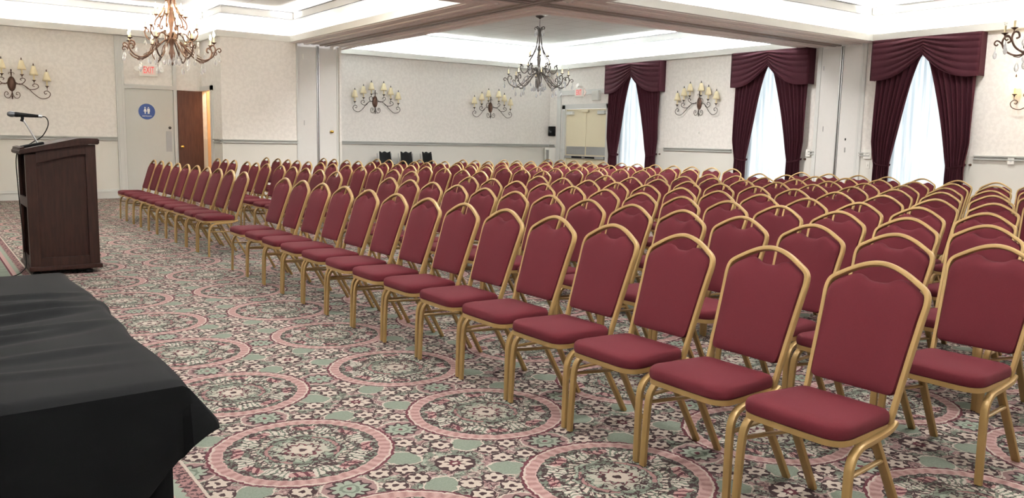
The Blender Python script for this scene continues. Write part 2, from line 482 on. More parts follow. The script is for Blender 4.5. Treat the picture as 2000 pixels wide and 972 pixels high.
# local frames on the walls: (along, out, up) with out pointing into the room
def on_far(x, z, y=YF): return Matrix(((1, 0, 0, x), (0, -1, 0, y), (0, 0, 1, z), (0, 0, 0, 1)))        # out = -Y
def on_win(y, z, x=XW): return Matrix(((0, -1, 0, x), (-1, 0, 0, y), (0, 0, 1, z), (0, 0, 0, 1)))      # out = -X, along = -Y (to the right in view)
FACE = Matrix(((1, 0, 0, 0), (0, 0, 1, 0), (0, 1, 0, 0), (0, 0, 0, 1)))   # xy text -> along/up, extrude -> out

# ------------------------------------------------------------------ room shell
structure(obj('floor', B(XL-.2, XW+.2, YN-.2, YF+.2, -.06, 0), 'carpet'))
DW = {1: (14.60, .62), 2: (10.70, .62), 3: (7.575, .62)}     # window centres (y), half widths
WZ0, WZ1 = .32, 2.92
DOOR3 = (15.62, 17.23, 2.14)
# window wall: slab with openings
segs = []; y = YN-.2; bm = bmesh.new()
ops = sorted([(c-h, c+h, WZ0, WZ1) for c, h in DW.values()] + [(DOOR3[0], DOOR3[1], 0, DOOR3[2])])
for a, b_, z0, z1 in ops:
    box(bm, XW, XW+.2, y, a, 0, 4)
    if z0 > 0: box(bm, XW, XW+.2, a, b_, 0, z0)
    box(bm, XW, XW+.2, a, b_, z1, 4); y = b_
box(bm, XW, XW+.2, y, YF+.2, 0, 4)
structure(obj('wall_right', bm, 'wall'))
structure(obj('wall_far', B(XL-.2, XW, YF, YF+.2, 0, 4), 'wall'))
structure(obj('wall_left', B(XL-.2, XL, YN-.2, YF, 0, 4), 'wall'))
structure(obj('wall_near', B(XL, XW, YN-.2, YN, 0, 4), 'wall'))
# storage bump-out that carries the folding partition
BX0, BX1, BY = 4.90, 7.40, 16.56
bm = bmesh.new()
box(bm, BX0, 6.44, BY, BY+.1, 0, ZF)
box(bm, BX0, BX0+.1, BY+.1, 17.20, 0, ZF); box(bm, BX0, BX0+.1, 17.20, YF, 2.17, ZF)
box(bm, 7.36, BX1, BY, YF, 0, ZF)
box(bm, 6.44, 7.36, BY+.08, BY+.1, 0, ZF)
structure(obj('wall_alcove', bm, 'wall'))
bm = bmesh.new()
box(bm, 5.0, 7.3, YF-.012, YF-.002, 0, ZF); box(bm, 5.6, 5.62, BY+.12, YF-.02, 0, ZF)
structure(obj('wall_closet', bm, 'warm_room'))
# ceilings, coves, fascias, beams
bm = bmesh.new()
for P in POLY.values():
    Q = offset_poly(P, .15); vs0 = [bm.verts.new((*p, ZC)) for p in Q]; vs1 = [bm.verts.new((*p, ZC+.1)) for p in Q]
    bm.faces.new(vs0); bm.faces.new(vs1[::-1])
    for i in range(len(Q)):
        k = (i+1) % len(Q); bm.faces.new((vs0[i], vs0[k], vs1[k], vs1[i]))
structure(obj('ceiling', bm, 'ceil'))
for i, (k, P) in enumerate(POLY.items()):
    bm = bmesh.new(); ring(bm, P, 0, .018, ZF, ZT); ring(bm, P, .019, .13, ZF, ZF+.012)
    structure(obj('trim_%d' % (i+1), bm, 'fascia'))
    bm = bmesh.new(); ring(bm, P, .128, .145, ZF, ZC)
    tr = structure(obj('trim_%d' % (i+5), bm, 'cove'))
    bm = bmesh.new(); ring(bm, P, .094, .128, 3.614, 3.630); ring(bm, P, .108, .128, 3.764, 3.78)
    obj('moulding', bm, 'cove_shade_line', tr)
def lpath(bm, pts, d0, d1, z0, z1):
    """open strip along pts (left offset d0..d1)"""
    n = len(pts); L = []
    for i in range(n):
        p = Vector(pts[i])
        e1 = (Vector(pts[i])-Vector(pts[i-1])).normalized() if i > 0 else None
        e2 = (Vector(pts[i+1])-Vector(pts[i])).normalized() if i < n-1 else None
        ns = [Vector((-e.y, e.x)) for e in (e1, e2) if e is not None]
        off = ns[0] if len(ns) == 1 else ns[0]+ns[1]
        L.append([bm.verts.new((*(p+off*d), z)) for d in (d0, d1) for z in (z0, z1)])
    for a, b in zip(L[:-1], L[1:]):
        for i, j in ((0, 1), (1, 3), (3, 2), (2, 0)): bm.faces.new((a[i], a[j], b[j], b[i]))
    bm.faces.new([L[0][i] for i in (0, 1, 3, 2)]); bm.faces.new([L[-1][i] for i in (0, 1, 3, 2)])
e = .02
bm = B(6.31, 7.68, YN+e, BY-.01, ZF-.004, ZF+.05)
o = structure(obj('beam', bm, 'taupe'))
bm = bmesh.new(); box(bm, XL+e, 6.31, 8.57, 10.03, ZF-.004, ZF+.05); box(bm, 7.68, XW-e, 8.57, 10.03, ZF-.004, ZF+.05)
structure(obj('beam', bm, 'taupe'))
CORN = {'NE': [(XW-.02, 10.05), (7.70, 10.05), (7.70, 17.9)], 'SE': [(7.70, YN+.02), (7.70, 8.55), (XW-.02, 8.55)],
        'NW': [(6.29, BY-.02), (6.29, 10.05), (XL+.02, 10.05)], 'SW': [(XL+.02, 8.55), (6.29, 8.55), (6.29, YN+.02)]}
for k, P in CORN.items():
    bm = bmesh.new()
    for d0, d1, h in ((.05, .20, .014), (.28, .36, .024), (.44, .52, .014)): lpath(bm, P, d0, d1, ZF-h, ZF-.004)
    structure(obj('trim_%d' % (9+list(CORN).index(k)), bm, 'taupe_light'))
bm = bmesh.new(); box(bm, 6.91, 6.97, YN+.05, BY-.02, ZF-.03, ZF-.005); box(bm, 7.02, 7.08, YN+.05, BY-.02, ZF-.03, ZF-.005)
for x0, x1 in ((XL+.03, 6.9), (7.09, XW-.03)):
    box(bm, x0, x1, 9.22, 9.28, ZF-.03, ZF-.005); box(bm, x0, x1, 9.33, 9.39, ZF-.03, ZF-.005)
structure(obj('trim_13', bm, 'track'))
# chair rail and baseboards
def rail(bm, kind, a, b, pos, side):
    """side: 'far' at y=pos facing -Y, 'win' at x=pos facing -X, 'left' at x=pos facing +X"""
    for d, z0, z1 in ((.046, 1.185, 1.207), (.016, 1.157, 1.185), (.042, 1.137, 1.157)):
        if side == 'far': box(bm, a, b, pos-d, pos, z0, z1)
        elif side == 'win': box(bm, pos-d, pos, a, b, z0, z1)
        else: box(bm, pos, pos+d, a, b, z0, z1)
def base(bm, a, b, pos, side):
    for d, z0, z1 in ((.024, 0, .13), (.036, .13, .15), (.018, .15, .18)):
        if side == 'far': box(bm, a, b, pos-d, pos, z0, z1)
        elif side == 'win': box(bm, pos-d, pos, a, b, z0, z1)
        else: box(bm, pos, pos+d, a, b, z0, z1)
bm = bmesh.new(); bb = bmesh.new()
for a, b_ in ((XL+.03, 3.26), (7.41, XW-.03)): rail(bm, 0, a, b_, YF, 'far'); base(bb, a, b_, YF, 'far')
rail(bm, 0, BX0, 6.42, BY, 'far'); base(bb, BX0, 6.42, BY, 'far')
rail(bm, 0, BY-.0, 17.06, BX0, 'win'); base(bb, BY, 17.06, BX0, 'win')
structure(obj('trim_14', bm, 'rail')); structure(obj('baseboard_far', bb, 'trim'))
bm = bmesh.new(); bb = bmesh.new()
for a, b_ in ((17.66, YF-.03), (11.66, 13.62), (9.66, 9.78), (8.50, 8.72), (YN, 6.68)):
    rail(bm, 0, a, b_, XW, 'win'); base(bb, a, b_, XW, 'win')
structure(obj('trim_15', bm, 'rail')); structure(obj('baseboard_right', bb, 'trim'))
bm = bmesh.new(); bb = bmesh.new(); rail(bm, 0, YN, YF-.03, XL, 'left'); base(bb, YN, YF-.03, XL, 'left')
structure(obj('trim_16', bm, 'rail')); structure(obj('baseboard_left', bb, 'trim'))

# grey restroom door on the far wall, with its tall casing up to the fascia
bm = bmesh.new(); y0 = YF
box(bm, 3.27, 3.42, y0-.05, y0, 0, ZF-.01); box(bm, 4.335, 4.40, y0-.05, y0, 0, ZF-.01)
box(bm, 3.30, 3.33, y0-.062, y0-.05, 0, ZF-.01); box(bm, 3.375, 3.40, y0-.058, y0-.05, 0, ZF-.01)
box(bm, 3.42, 4.335, y0-.05, y0, 2.165, 2.235); box(bm, 3.42, 4.335, y0-.065, y0-.05, 2.215, 2.245)
box(bm, 3.42, 4.335, y0-.03, y0, 3.05, ZF-.01)
structure(obj('trim_17', bm, 'trim'))
d1 = structure(thing('door_1', 'x', 'x')); del d1['label'], d1['category']
obj('leaf', B(3.425, 4.33, YF-.030, YF-.002, .01, 2.16, bev=.003), 'door_grey', d1)
obj('push_plate', B(4.17, 4.28, YF-.034, YF-.030, .93, 1.34), 'steel', d1)
obj('lock', lathe(bmesh.new(), [(0, 0), (.028, 0), (.028, .012), (.018, .02), (0, .02)], 14, (4.25, YF-.030, 1.41), Matrix.Rotation(pi/2, 4, 'X').to_3x3()), 'dark_iron', d1, True)
sg = thing('restroom_sign', 'round blue restroom sign on the grey door', 'sign', (3.82, YF-.032, 1.72))
R_out = Matrix.Rotation(pi/2, 4, 'X')
obj('disc', lathe(bmesh.new(), [(0, 0), (.155, 0), (.155, .006), (0, .006)], 40, (0, 0, 0), R_out.to_3x3()), 'blue', sg)
bm = bmesh.new()
for cx, fem in ((-.032, 1), (.032, 0)):
    lathe(bm, [(0, 0), (.013, 0), (.013, .002), (0, .002)], 14, (cx, -.006, .078), R_out.to_3x3())
    if fem: out = [(-.012, .058), (.012, .058), (.030, 0), (.012, 0), (.008, -.045), (-.008, -.045), (-.012, 0), (-.030, 0)]
    else: out = [(-.024, .058), (.024, .058), (.026, .0), (.017, .0), (.016, -.045), (.003, -.045), (0, 0), (-.003, -.045), (-.016, -.045), (-.017, 0), (-.026, 0)]
    prism(bm, out, lambda p: Vector((p[0]+cx, -.0065, p[1])), lambda p: Vector((p[0]+cx, -.008, p[1])))
obj('pictogram', bm, 'white', sg)
obj('lettering', xf(text_mesh('RESTROOM', .034), Matrix.Translation((0, -.0075, -.092)) @ FACE @ Matrix.Diagonal((1, 1, -1, 1))), 'white', sg)

# brown closet door swung open flat against the far wall; warm light from the closet
d2 = structure(thing('door_2', 'x', 'x')); del d2['label'], d2['category']
obj('leaf', B(4.405, 4.895, YF-.078, YF-.040, .01, 2.165, bev=.003), 'brown_door', d2)
bm = lathe(bmesh.new(), [(0, 0), (.026, 0), (.026, .006), (.010, .010), (.010, .035), (.026, .045), (.028, .060), (.016, .070), (0, .072)], 16, (4.465, YF-.078, 1.03), Matrix.Rotation(pi/2, 4, 'X').to_3x3())
obj('knob', bm, 'brass', d2, True)
bm = bmesh.new()
box(bm, BX0-.035, BX0-.001, 17.10, 17.22, 0, 2.26); box(bm, BX0-.035, BX0-.001, 17.10, YF-.01, 2.17, 2.26)
structure(obj('trim_18', bm, 'trim'))
dl = bpy.data.lights.new('closet_lamp', 'POINT'); dl.energy = 13; dl.color = (1, .84, .64); dl.shadow_soft_size = .08
o = bpy.data.objects.new('closet_lamp', dl); COL.objects.link(o); o.location = (5.3, 17.3, 2.5)

# partition pockets (one on the bump-out, one on the window wall)
def pocket(name, F, w0, w1, top):
    """F maps (along, out, up); w0..w1 the opening"""
    r = structure(thing(name, 'x', 'x')); del r['label'], r['category']
    T = lambda *a, **k: xf(B(*a, **k), F)
    mid = (w0+w1)/2
    obj('leaf', T(w0+.005, mid-.028, .0, .022, .01, top-.055, bev=.003), 'panel', r)
    obj('leaf', T(mid+.028, w1-.045, .0, .022, .01, top-.055, bev=.003), 'panel', r)
    obj('edge_stile', T(w1-.043, w1-.002, .0, .030, .01, top-.01, bev=.004), 'trim', r)
    obj('track_edge', T(mid-.026, mid-.010, .0, .034, .01, top-.03), 'steel', r)
    obj('track_edge', T(mid+.010, mid+.026, .0, .034, .01, top-.03), 'steel', r)
    obj('dark_gap', T(mid-.0095, mid+.0095, .0, .012, .01, top-.03), 'track', r)
    return r
F1 = on_far(0, 0, BY+.078)
p1 = pocket('door_4', F1, 6.44, 7.36, ZF)
obj('knob', xf(lathe(bmesh.new(), [(0, 0), (.03, 0), (.03, .006), (.011, .012), (.011, .035), (.027, .045), (.030, .062), (.018, .074), (0, .076)], 16), F1 @ Matrix.Translation((7.19, .022, 1.40)) @ Matrix.Rotation(-pi/2, 4, 'X')), 'brass', p1, True)
obj('flush_bolt', xf(B(6.565, 6.59, .022, .034, 2.86, 2.96, bev=.004), F1), 'white_plastic', p1)
obj('pull', xf(B(6.59, 6.60, .022, .034, 1.52, 1.62, bev=.003), F1), 'steel', p1)
obj('trim_strip', xf(B(6.41, 6.44, .080, .095, 0, ZF-.02), F1), 'trim', p1)
F2 = on_win(0, 0, XW-.002)
p2 = pocket('door_5', F2, -9.62, -8.76, ZF)
obj('lock', xf(B(-9.02, -9.0, .022, .032, 1.42, 1.46, bev=.003), F2), 'black', p2)
obj('pull', xf(B(-9.02, -9.0, .022, .034, 1.20, 1.29, bev=.003), F2), 'steel', p2)
obj('flush_bolt', xf(B(-9.57, -9.555, .022, .034, 2.72, 2.80, bev=.003), F2), 'steel', p2)
obj('pull', xf(B(-9.50, -9.49, .022, .034, 1.58, 1.68, bev=.003), F2), 'steel', p2)
obj('trim_strip', xf(B(-9.70, -9.62, .0, .028, 0, ZF-.02), F2), 'trim', p2)
obj('trim_strip', xf(B(-8.76, -8.70, .0, .028, 0, ZF-.02), F2), 'trim', p2)

# cream double exit doors on the window wall
d3 = structure(thing('door_3', 'x', 'x')); del d3['label'], d3['category']
W0 = on_win(0, 0)
T = lambda *a, **k: xf(B(*a, **k), W0)
a, b_, zt = -DOOR3[1], -DOOR3[0], DOOR3[2]; mid = (a+b_)/2
bm = bmesh.new()
for q in ((a-.36, a-.20, .0, .03, 0, ZF-.02), (a-.13, a+.0, .0, .035, 0, zt+.10), (b_, b_+.13, .0, .035, 0, zt+.10), (a-.13, b_+.13, .0, .035, zt, zt+.12), (a-.36, b_+.16, .0, .028, 2.50, 2.62)):
    xf(box(bm, *q), Matrix.Identity(4))
structure(obj('trim_19', xf(bm, W0), 'trim'))
for k, (c0, c1) in enumerate(((a+.01, mid-.004), (mid+.004, b_-.01))):
    lf = obj('leaf', T(c0, c1, -.05, -.012, .01, zt-.01, bev=.003), 'door_cream', d3)
    obj('kick_plate', T(c0+.03, c1-.01, -.012, -.008, .96, 1.17), 'steel', lf)
    pb = obj('panic_bar', T(c0+.02, c1-.02, .0, .05, .86, .93, bev=.008), 'steel', lf)
    obj('push_pad', T(c0+.33 if k == 0 else c0+.06, c1-.06 if k == 0 else c1-.36, .05, .062, .872, .918, bev=.004), 'black', pb)
    obj('closer', T((c0+.06) if k == 0 else c1-.30, (c0+.32) if k == 0 else c1-.04, -.012, .06, 1.99, 2.08, bev=.008), 'trim', lf)
obj('coordinator', T(mid-.12, mid+.12, -.012, .04, 2.05, 2.11, bev=.006), 'door_cream', d3)

# windows
for i, (c, h) in DW.items():
    w = structure(thing('window_%d' % i, 'x', 'x')); del w['label'], w['category']
    bm = bmesh.new()
    for y0, y1, z0, z1 in ((c-h+.002, c-h+.06, WZ0+.002, WZ1-.002), (c+h-.06, c+h-.002, WZ0+.002, WZ1-.002), (c-h+.06, c+h-.06, WZ0+.002, WZ0+.06), (c-h+.06, c+h-.06, WZ1-.06, WZ1-.002)):
        box(bm, XW+.09, XW+.14, y0, y1, z0, z1)
    obj('window_frame', bm, 'trim', w)
    obj('pane', B(XW+.112, XW+.116, c-h+.06, c+h-.06, WZ0+.06, WZ1-.06), 'pane', w)
    obj('window_sill', B(XW-.03, XW+.08, c-h-.03, c+h+.03, WZ0-.03, WZ0, bev=.004), 'trim', w)
#PART2
# ------------------------------------------------------------------ banquet chairs
def chair_parts():
    """the first chair: origin on the floor between its feet, facing -X"""
    t = thing('banquet_chair', 'x', 'chair')
    bx = lambda z: .10 + .33*(z-.40)            # recline of the back
    # seat: rounded trapezoid cushion, domed
    def outline(k=1.0, n=11, dx=0):
        P = []
        cs = [(-.246, -.204, .085), (-.246, .204, .085), (.092, .176, .035), (.092, -.176, .035)]
        m = len(cs)
        for i in range(m):
            p = Vector(cs[i][:2]); a = (Vector(cs[i-1][:2])-p).normalized(); b = (Vector(cs[(i+1) % m][:2])-p).normalized(); r = cs[i][2]
            p0, p1 = p+a*r, p+b*r
            for j in range(n+1):
                s = j/n; P.append(p0*(1-s)**2 + p*2*s*(1-s) + p1*s*s)
        c = Vector((-.07, 0)); return [c + (q-c)*k for q in P]
    bm = bmesh.new(); prev = None
    for k, z in ((.95, .384), (.99, .387), (1.0, .395), (1.0, .412), (.985, .423), (.95, .430), (.86, .436), (.70, .440), (.45, .443), (.2, .444)):
        rg = [bm.verts.new((q.x, q.y, z)) for q in outline(k)]
        if prev:
            for j in range(len(rg)): bm.faces.new((prev[j], prev[(j+1) % len(rg)], rg[(j+1) % len(rg)], rg[j]))
        else: bm.faces.new(rg[::-1])
        prev = rg
    bm.faces.new(prev)
    obj('seat', bm, 'chair_red', t, True)
    bm = bmesh.new(); prev = None; A, Bn = outline(.985), outline(.90)
    rs = [[bm.verts.new((q.x, q.y, z)) for q in P] for P, z in ((A, .364), (A, .3845), (Bn, .3845), (Bn, .364))]
    n = len(A)
    for i in range(4):
        a, b = rs[i], rs[(i+1) % 4]
        for j in range(n): bm.faces.new((a[j], a[(j+1) % n], b[(j+1) % n], b[j]))
    obj('seat_frame', bm, 'gold', t, True)
    # back frame
    half = [(.166, .375), (.170, .46), (.178, .60), (.186, .72), (.190, .780), (.179, .815), (.140, .841), (.090, .867), (.045, .883), (0, .889)]
    pts = [(-p[0], p[1]) for p in half] + [(p[0], p[1]) for p in half[-2::-1]]
    path = [Vector((bx(z), y, z)) for y, z in catmull2(pts, 5)]
    nb = Vector((1, 0, -.33)).normalized()
    obj('back_frame', sweep(bmesh.new(), path, .0100, .0130, 10, up=nb, square=.4), 'gold', t, True)
    # back cushion with the dip under the crown
    half = [(.0, .466), (.12, .466), (.150, .469), (.162, .49), (.168, .58), (.176, .70), (.180, .770), (.169, .802), (.135, .824), (.092, .843), (.066, .842), (.045, .831), (.022, .825), (0, .824)]
    left = catmull2(half, 4)
    out = left + [(-p[0], p[1]) for p in left[-2:0:-1]]
    N = len(out); bm = bmesh.new(); c = (0, .63); layers = []
    for off, k in ((-.030, .0), (-.030, .45), (-.0285, .75), (-.025, .90), (-.018, .975), (-.006, 1.0), (.008, 1.0), (.020, .975), (.027, .90), (.031, .75), (.033, .45), (.033, 0)):
        if k == 0: layers.append([bm.verts.new((bx(c[1])+off, 0, c[1]))]); continue
        L = []
        for y, z in out:
            yy, zz = c[0]+(y-c[0])*k, c[1]+(z-c[1])*k
            L.append(bm.verts.new((bx(zz)+off, yy, zz)))
        layers.append(L)
    for a, b in zip(layers[:-1], layers[1:]):
        for j in range(N):
            k = (j+1) % N
            if len(a) == 1: bm.faces.new((a[0], b[j], b[k]))
            elif len(b) == 1: bm.faces.new((a[j], a[k], b[0]))
            else: bm.faces.new((a[j], a[k], b[k], b[j]))
    obj('backrest', bm, 'chair_red', t, True)
    # legs: the front leg bends back into the side rail; the rear leg splays backwards
    for s in (-1, 1):
        y = s*.181
        P = [(.118, s*.168, .378), (.06, s*.180, .366), (-.06, s*.192, .356), (-.125, s*.198, .352), (-.168, s*.203, .335), (-.191, s*.206, .302), (-.199, s*.208, .25), (-.204, s*.211, .13), (-.207, s*.214, .004)]
        obj('leg', sweep(bmesh.new(), catmull(P, 5), .0105, .0155, 10, up=(0, 1, 0), square=.4), 'gold', t, True)
        P = [(-.005, s*.166, .366), (.05, s*.168, .27), (.125, s*.172, .135), (.198, s*.175, .004)]
        obj('leg', sweep(bmesh.new(), catmull(P, 4), .0105, .0175, 10, up=(0, 1, 0), square=.4), 'gold', t, True)
        obj('stretcher', sweep(bmesh.new(), [(-.194, s*.207, .270), (.055, s*.171, .262)], .007, .010, 8, up=(0, 1, 0), square=.3), 'gold', t, True)
    return t
def catmull2(P, n):
    return [(p.x, p.y) for p in catmull([Vector((a, b, 0)) for a, b in P], n)]
ORD = ['first', 'second', 'third', 'fourth', 'fifth', 'sixth', 'seventh', 'eighth', 'ninth', 'tenth', 'eleventh', 'twelfth', 'thirteenth', 'fourteenth', 'fifteenth', 'sixteenth']
# crown positions along each row; row k stands on the line x = c0 + c1*y
ROWS = [
 None,
 (3.716, .033, [1.66, 2.12, 2.56, 3.06, 3.51, 3.97, 4.47, 4.95, 5.35, 5.80, 6.29, 6.70, 7.20, 7.66], [9.12, 9.65, 10.14, 10.62, 11.11, 11.74, 12.25, 12.70, 13.42, 13.92, 14.42]),
 (4.623, .042, [1.70, 2.15, 2.61, 3.07, 3.49, 3.94, 4.41, 4.89, 5.32, 5.80, 6.26, 6.73, 7.20, 7.67], [9.09, 9.61, 10.13, 10.67, 11.18, 11.75, 12.26, 12.83, 13.36, 13.85, 14.40, 15.06]),
 (5.49, .052, [2.11, 2.56, 3.01, 3.47, 3.91, 4.39, 4.87, 5.33, 5.81, 6.27, 6.71, 7.17, 7.65], [8.99, 9.45, 9.98, 10.54, 11.06, 11.51, 12.05, 12.56, 13.11, 13.64, 14.26, 14.81]),
 (6.581, .042, [2.56, 3.02, 3.49, 3.93, 4.38, 4.81, 5.27, 5.75, 6.24, 6.67, 7.15, 7.62], [8.96, 9.45, 9.92, 10.45, 10.93, 11.37, 11.89, 12.40, 12.87, 13.30, 13.91, 14.45]),
 (7.851, .0, [3.09, 3.55, 4.00, 4.46, 4.91, 5.36, 5.86, 6.30, 6.75, 7.18, 7.64], [8.95, 9.36, 9.82, 10.33, 10.76, 11.22, 11.67, 12.07, 12.60, 12.98, 13.43, 13.90]),
 (8.721, .013, [3.53, 3.99, 4.45, 4.92, 5.36, 5.79, 6.26, 6.70, 7.18, 7.60], [8.98, 9.43, 9.93, 10.39, 10.87, 11.31, 11.75, 12.25, 12.70, 13.17, 13.65, 14.06]),
 (9.993, -.005, [4.01, 4.47, 4.95, 5.40, 5.87, 6.36, 6.78, 7.25, 7.69], [9.08, 9.52, 9.98, 10.43, 10.88, 11.40, 11.87, 12.27, 12.74, 13.14, 13.59, 14.00]),
 (10.873, .045, [4.50, 4.96, 5.45, 5.94, 6.45, 6.91, 7.41, 7.91], [9.30, 9.77, 10.26, 10.72, 11.22, 11.73, 12.18, 12.74, 13.24, 13.74, 14.22, 14.70])]
spots = []
for i in range(14):
    y = 1.605+.4755*i; spots.append((2.335+.0185*(y-2.35)+.203, y, 0, 'near', i))
for i in range(10): spots.append((2.485+.203, 9.17+.472*i, 0, 'far', i))
for r, row in enumerate(ROWS):
    if row is None: continue
    c0, c1, near, far = row
    for nm, L in (('near', near), ('far', far)):
        L = list(L)
        for _ in range(60):                       # never closer than a chair's width
            for i in range(len(L)-1):
                d = .462-(L[i+1]-L[i])
                if d > 0: L[i] -= d/2; L[i+1] += d/2
        for i, y in enumerate(L): spots.append((c0+c1*y-.262, y, r, nm, i))
chair0 = chair_parts()
def place_chairs():
    for q, (x, y, r, nm, i) in enumerate(spots):
        o = chair0 if q == 0 else copy_tree(chair0)
        o.location = (x, y, 0)
        o.rotation_euler = (0, 0, radians(random.uniform(-.4, .4)))
        rown = 'front row' if r == 0 else 'back row' if r == 8 else ORD[r] + ' row'
        if nm == 'near': o['label'] = 'red banquet chair, %s, near block, %s from the near end' % (rown, ORD[i])
        else: o['label'] = 'red banquet chair, %s, far block beyond the cross aisle, %s from that aisle' % (rown, ORD[i])
        o['group'] = 'red crown-back banquet chairs, %s' % rown
place_chairs()

# ------------------------------------------------------------------ table under black cloth, lectern, microphone
tb = thing('table', 'long narrow table hidden under the black cloth at lower left', 'table', (.07, 2.75, 0))
obj('tabletop', B(-.36, .375, -.86, .87, .700, .724, bev=.004), 'walnut', tb)
for sx in (-.31, .31):
    for sy in (-.75, .75): obj('leg', sweep(bmesh.new(), [(sx, sy, .70), (sx, sy, 0)], .016, n=8), 'steel', tb, True)
CX1, CY0, CY1, CZ = .452, 1.885, 3.64, .752
def cloth_z(x, y):
    w = 0
    for px, py, ang, L, amp in ((.25, 3.12, -.05, .5, .012), (.2, 2.92, .05, .5, .014), (.15, 2.75, .32, .45, .015), (.25, 2.58, .22, .4, .012), (.05, 2.45, .38, .45, .013), (.30, 2.28, .10, .3, .007), (.1, 2.12, -.10, .4, .006), (-.1, 2.95, .3, .3, .010)):
        dx, dy = x-px, y-py; u = dx*cos(ang)+dy*sin(ang); v = -dx*sin(ang)+dy*cos(ang)
        w += amp*math.exp(-(v/.022)**2)*math.exp(-(u/L)**2) - amp*.5*math.exp(-((v+.045)/.03)**2)*math.exp(-(u/L)**2)
    w += .004*sin(9*x+4*y)*sin(7*y)
    return w
def cloth():
    bm = bmesh.new(); NU, NV = 64, 200
    def f(s, t):
        # s: -.30 -> right hem; t: near hem -> far edge
        px = -.30 + .752*s/.875 if s <= .875 else CX1 + .12*(s-.875)/.125
        hx = px-CX1                       # beyond the right edge when > 0
        ov = min(.715, .12 + (.572-px)*.39 + max(0, .44-px)*.62)
        py = CY0 - ov*(1-t/.28) if t <= .28 else CY0 + (CY1-CY0)*(t-.28)/.72
        hy = CY0-py
        x, y, z = px, py, CZ
        edge = .010*sin(6.5*py+.6)+.012*math.exp(-((py-2.93)/.06)**2) + .016*math.exp(-((py-2.62)/.14)**2) - .010*math.exp(-((py-3.02)/.04)**2)
        if hx > 0 and hy > 0:
            d = sqrt(hx*hx+hy*hy); x = CX1+.006+hx*.55; y = CY0-.010-hy*.22; z = CZ - .006 - max(hx, hy)*.45 - d*.30 - max(0, hy-.12)*.30
        elif hx > 0:
            x = CX1 + edge + .008 + hx*.25; z = CZ - hx*.90 - .006
        elif hy > 0:
            k = hy/.6
            x = px; y = CY0-.012 - .06*hy + .016*sin(15*px+1.2)*k + .010*sin(31*px)*k; z = CZ-hy*.985-.006
        else:
            m = min(1, -hx/.12)*min(1, -hy/.22)**2; z = CZ + cloth_z(px, py)*m
            if hx > -.06: x = px + edge*(1+hx/.06)
            rr = .014*(max(0, 1+hx/.02)**2 + max(0, 1+hy/.02)**2); z -= rr*.4
        if py > CY1-.03: z -= (py-CY1+.03)*.25
        return Vector((x, y, z))
    grid(bm, f, NU, NV)
    o = obj('tablecloth', bm, 'black_cloth', None, True)
    md = o.modifiers.new('thickness', 'SOLIDIFY'); md.thickness = .0025; md.offset = 1
    return tag(o, 'wrinkled black tablecloth draped over the table at lower left', 'tablecloth')
cloth()
bm = bmesh.new()
grid(bm, lambda s, t: Vector((-.29+.722*s, 1.905+.006*sin(44*s), (.67)*t+.004)), 60, 6)
grid(bm, lambda s, t: Vector((.434+.005*sin(90*s), 1.905+1.70*s, .67*t+.004)), 90, 6)
o = obj('table_skirt', bm, 'black_cloth', None, True)
md = o.modifiers.new('thickness', 'SOLIDIFY'); md.thickness = .002
tag(o, 'black under-skirt hanging to the carpet beneath the black tablecloth', 'table skirt')

LX, LY, LW, LD = .785, 8.45, .565, .66
lc = thing('lectern', 'dark walnut lectern with sloped top standing on the carpet at left', 'lectern', (LX, LY, 0)); lc.scale = (1, 1, 1.028)
def prof(x0, x1, z0, dz): # side profile under the sloped top
    return [(x0, z0), (x1, z0), (x1, 1.150+dz), (.42, 1.150+dz), (x0, 1.062+(x0)*.21+dz)]
for nm, y0 in (('side_panel', 0), ('side_panel', LD-.03)):
    bm = bmesh.new()
    prism(bm, prof(.0, LW, .07, 0), lambda p: Vector((p[0], y0+(.026 if y0 == 0 else 0), p[1])), lambda p: Vector((p[0], y0+(.032 if y0 == 0 else .012), p[1])))
    ya, yb = (0, .0265) if y0 == 0 else (y0+.0115, y0+.03)
    for q in ((0, .085, .07, 1.06), (LW-.085, LW, .07, 1.148)): box(bm, q[0], q[1], ya, yb, q[2], q[3], bev=.003)
    box(bm, .085, LW-.085, ya, yb, .07, .16, bev=.003)
    prism(bm, [(.085, .985), (.43, 1.065), (LW-.085, 1.065), (LW-.085, 1.148), (.42, 1.148), (.085, 1.078)], lambda p: Vector((p[0], ya, p[1])), lambda p: Vector((p[0], yb, p[1])))
    obj(nm, bm, 'walnut', lc)
obj('front_panel', B(LW-.022, LW-.001, .032, LD-.032, .08, 1.14), 'walnut', lc)
bm = bmesh.new(); box(bm, 0, .02, .031, .075, .07, 1.05); box(bm, 0, .02, LD-.075, LD-.031, .07, 1.05); box(bm, 0, .02, .075, LD-.075, .07, .15); box(bm, 0, .02, .075, LD-.075, .60, .68)
obj('back_frame', bm, 'walnut', lc)
obj('shelf', B(.02, LW-.024, .032, LD-.032, .625, .648), 'walnut', lc)
obj('shelf', B(.02, LW-.024, .032, LD-.032, .09, .112), 'walnut', lc)
bm = bmesh.new(); tp = [(-.045, 1.058), (.43, 1.152), (LW+.03, 1.152), (LW+.03, 1.205), (.43, 1.205), (-.045, 1.098)]
prism(bm, tp, lambda p: Vector((p[0], -.03, p[1])), lambda p: Vector((p[0], LD+.03, p[1])))
bmesh.ops.bevel(bm, geom=bm.edges[:], offset=.008, segments=2, affect='EDGES')
top = obj('top', bm, 'walnut', lc)
bm = bmesh.new()
prism(bm, [(-.035, 1.101), (.0, 1.109), (.0, 1.125), (-.035, 1.117)], lambda p: Vector((p[0], .0, p[1])), lambda p: Vector((p[0], LD, p[1])))
obj('book_ledge', bm, 'walnut', top)
bm = bmesh.new(); box(bm, -.015, LW+.018, -.018, LD+.018, .045, .085, bev=.008); obj('plinth', bm, 'walnut', lc)
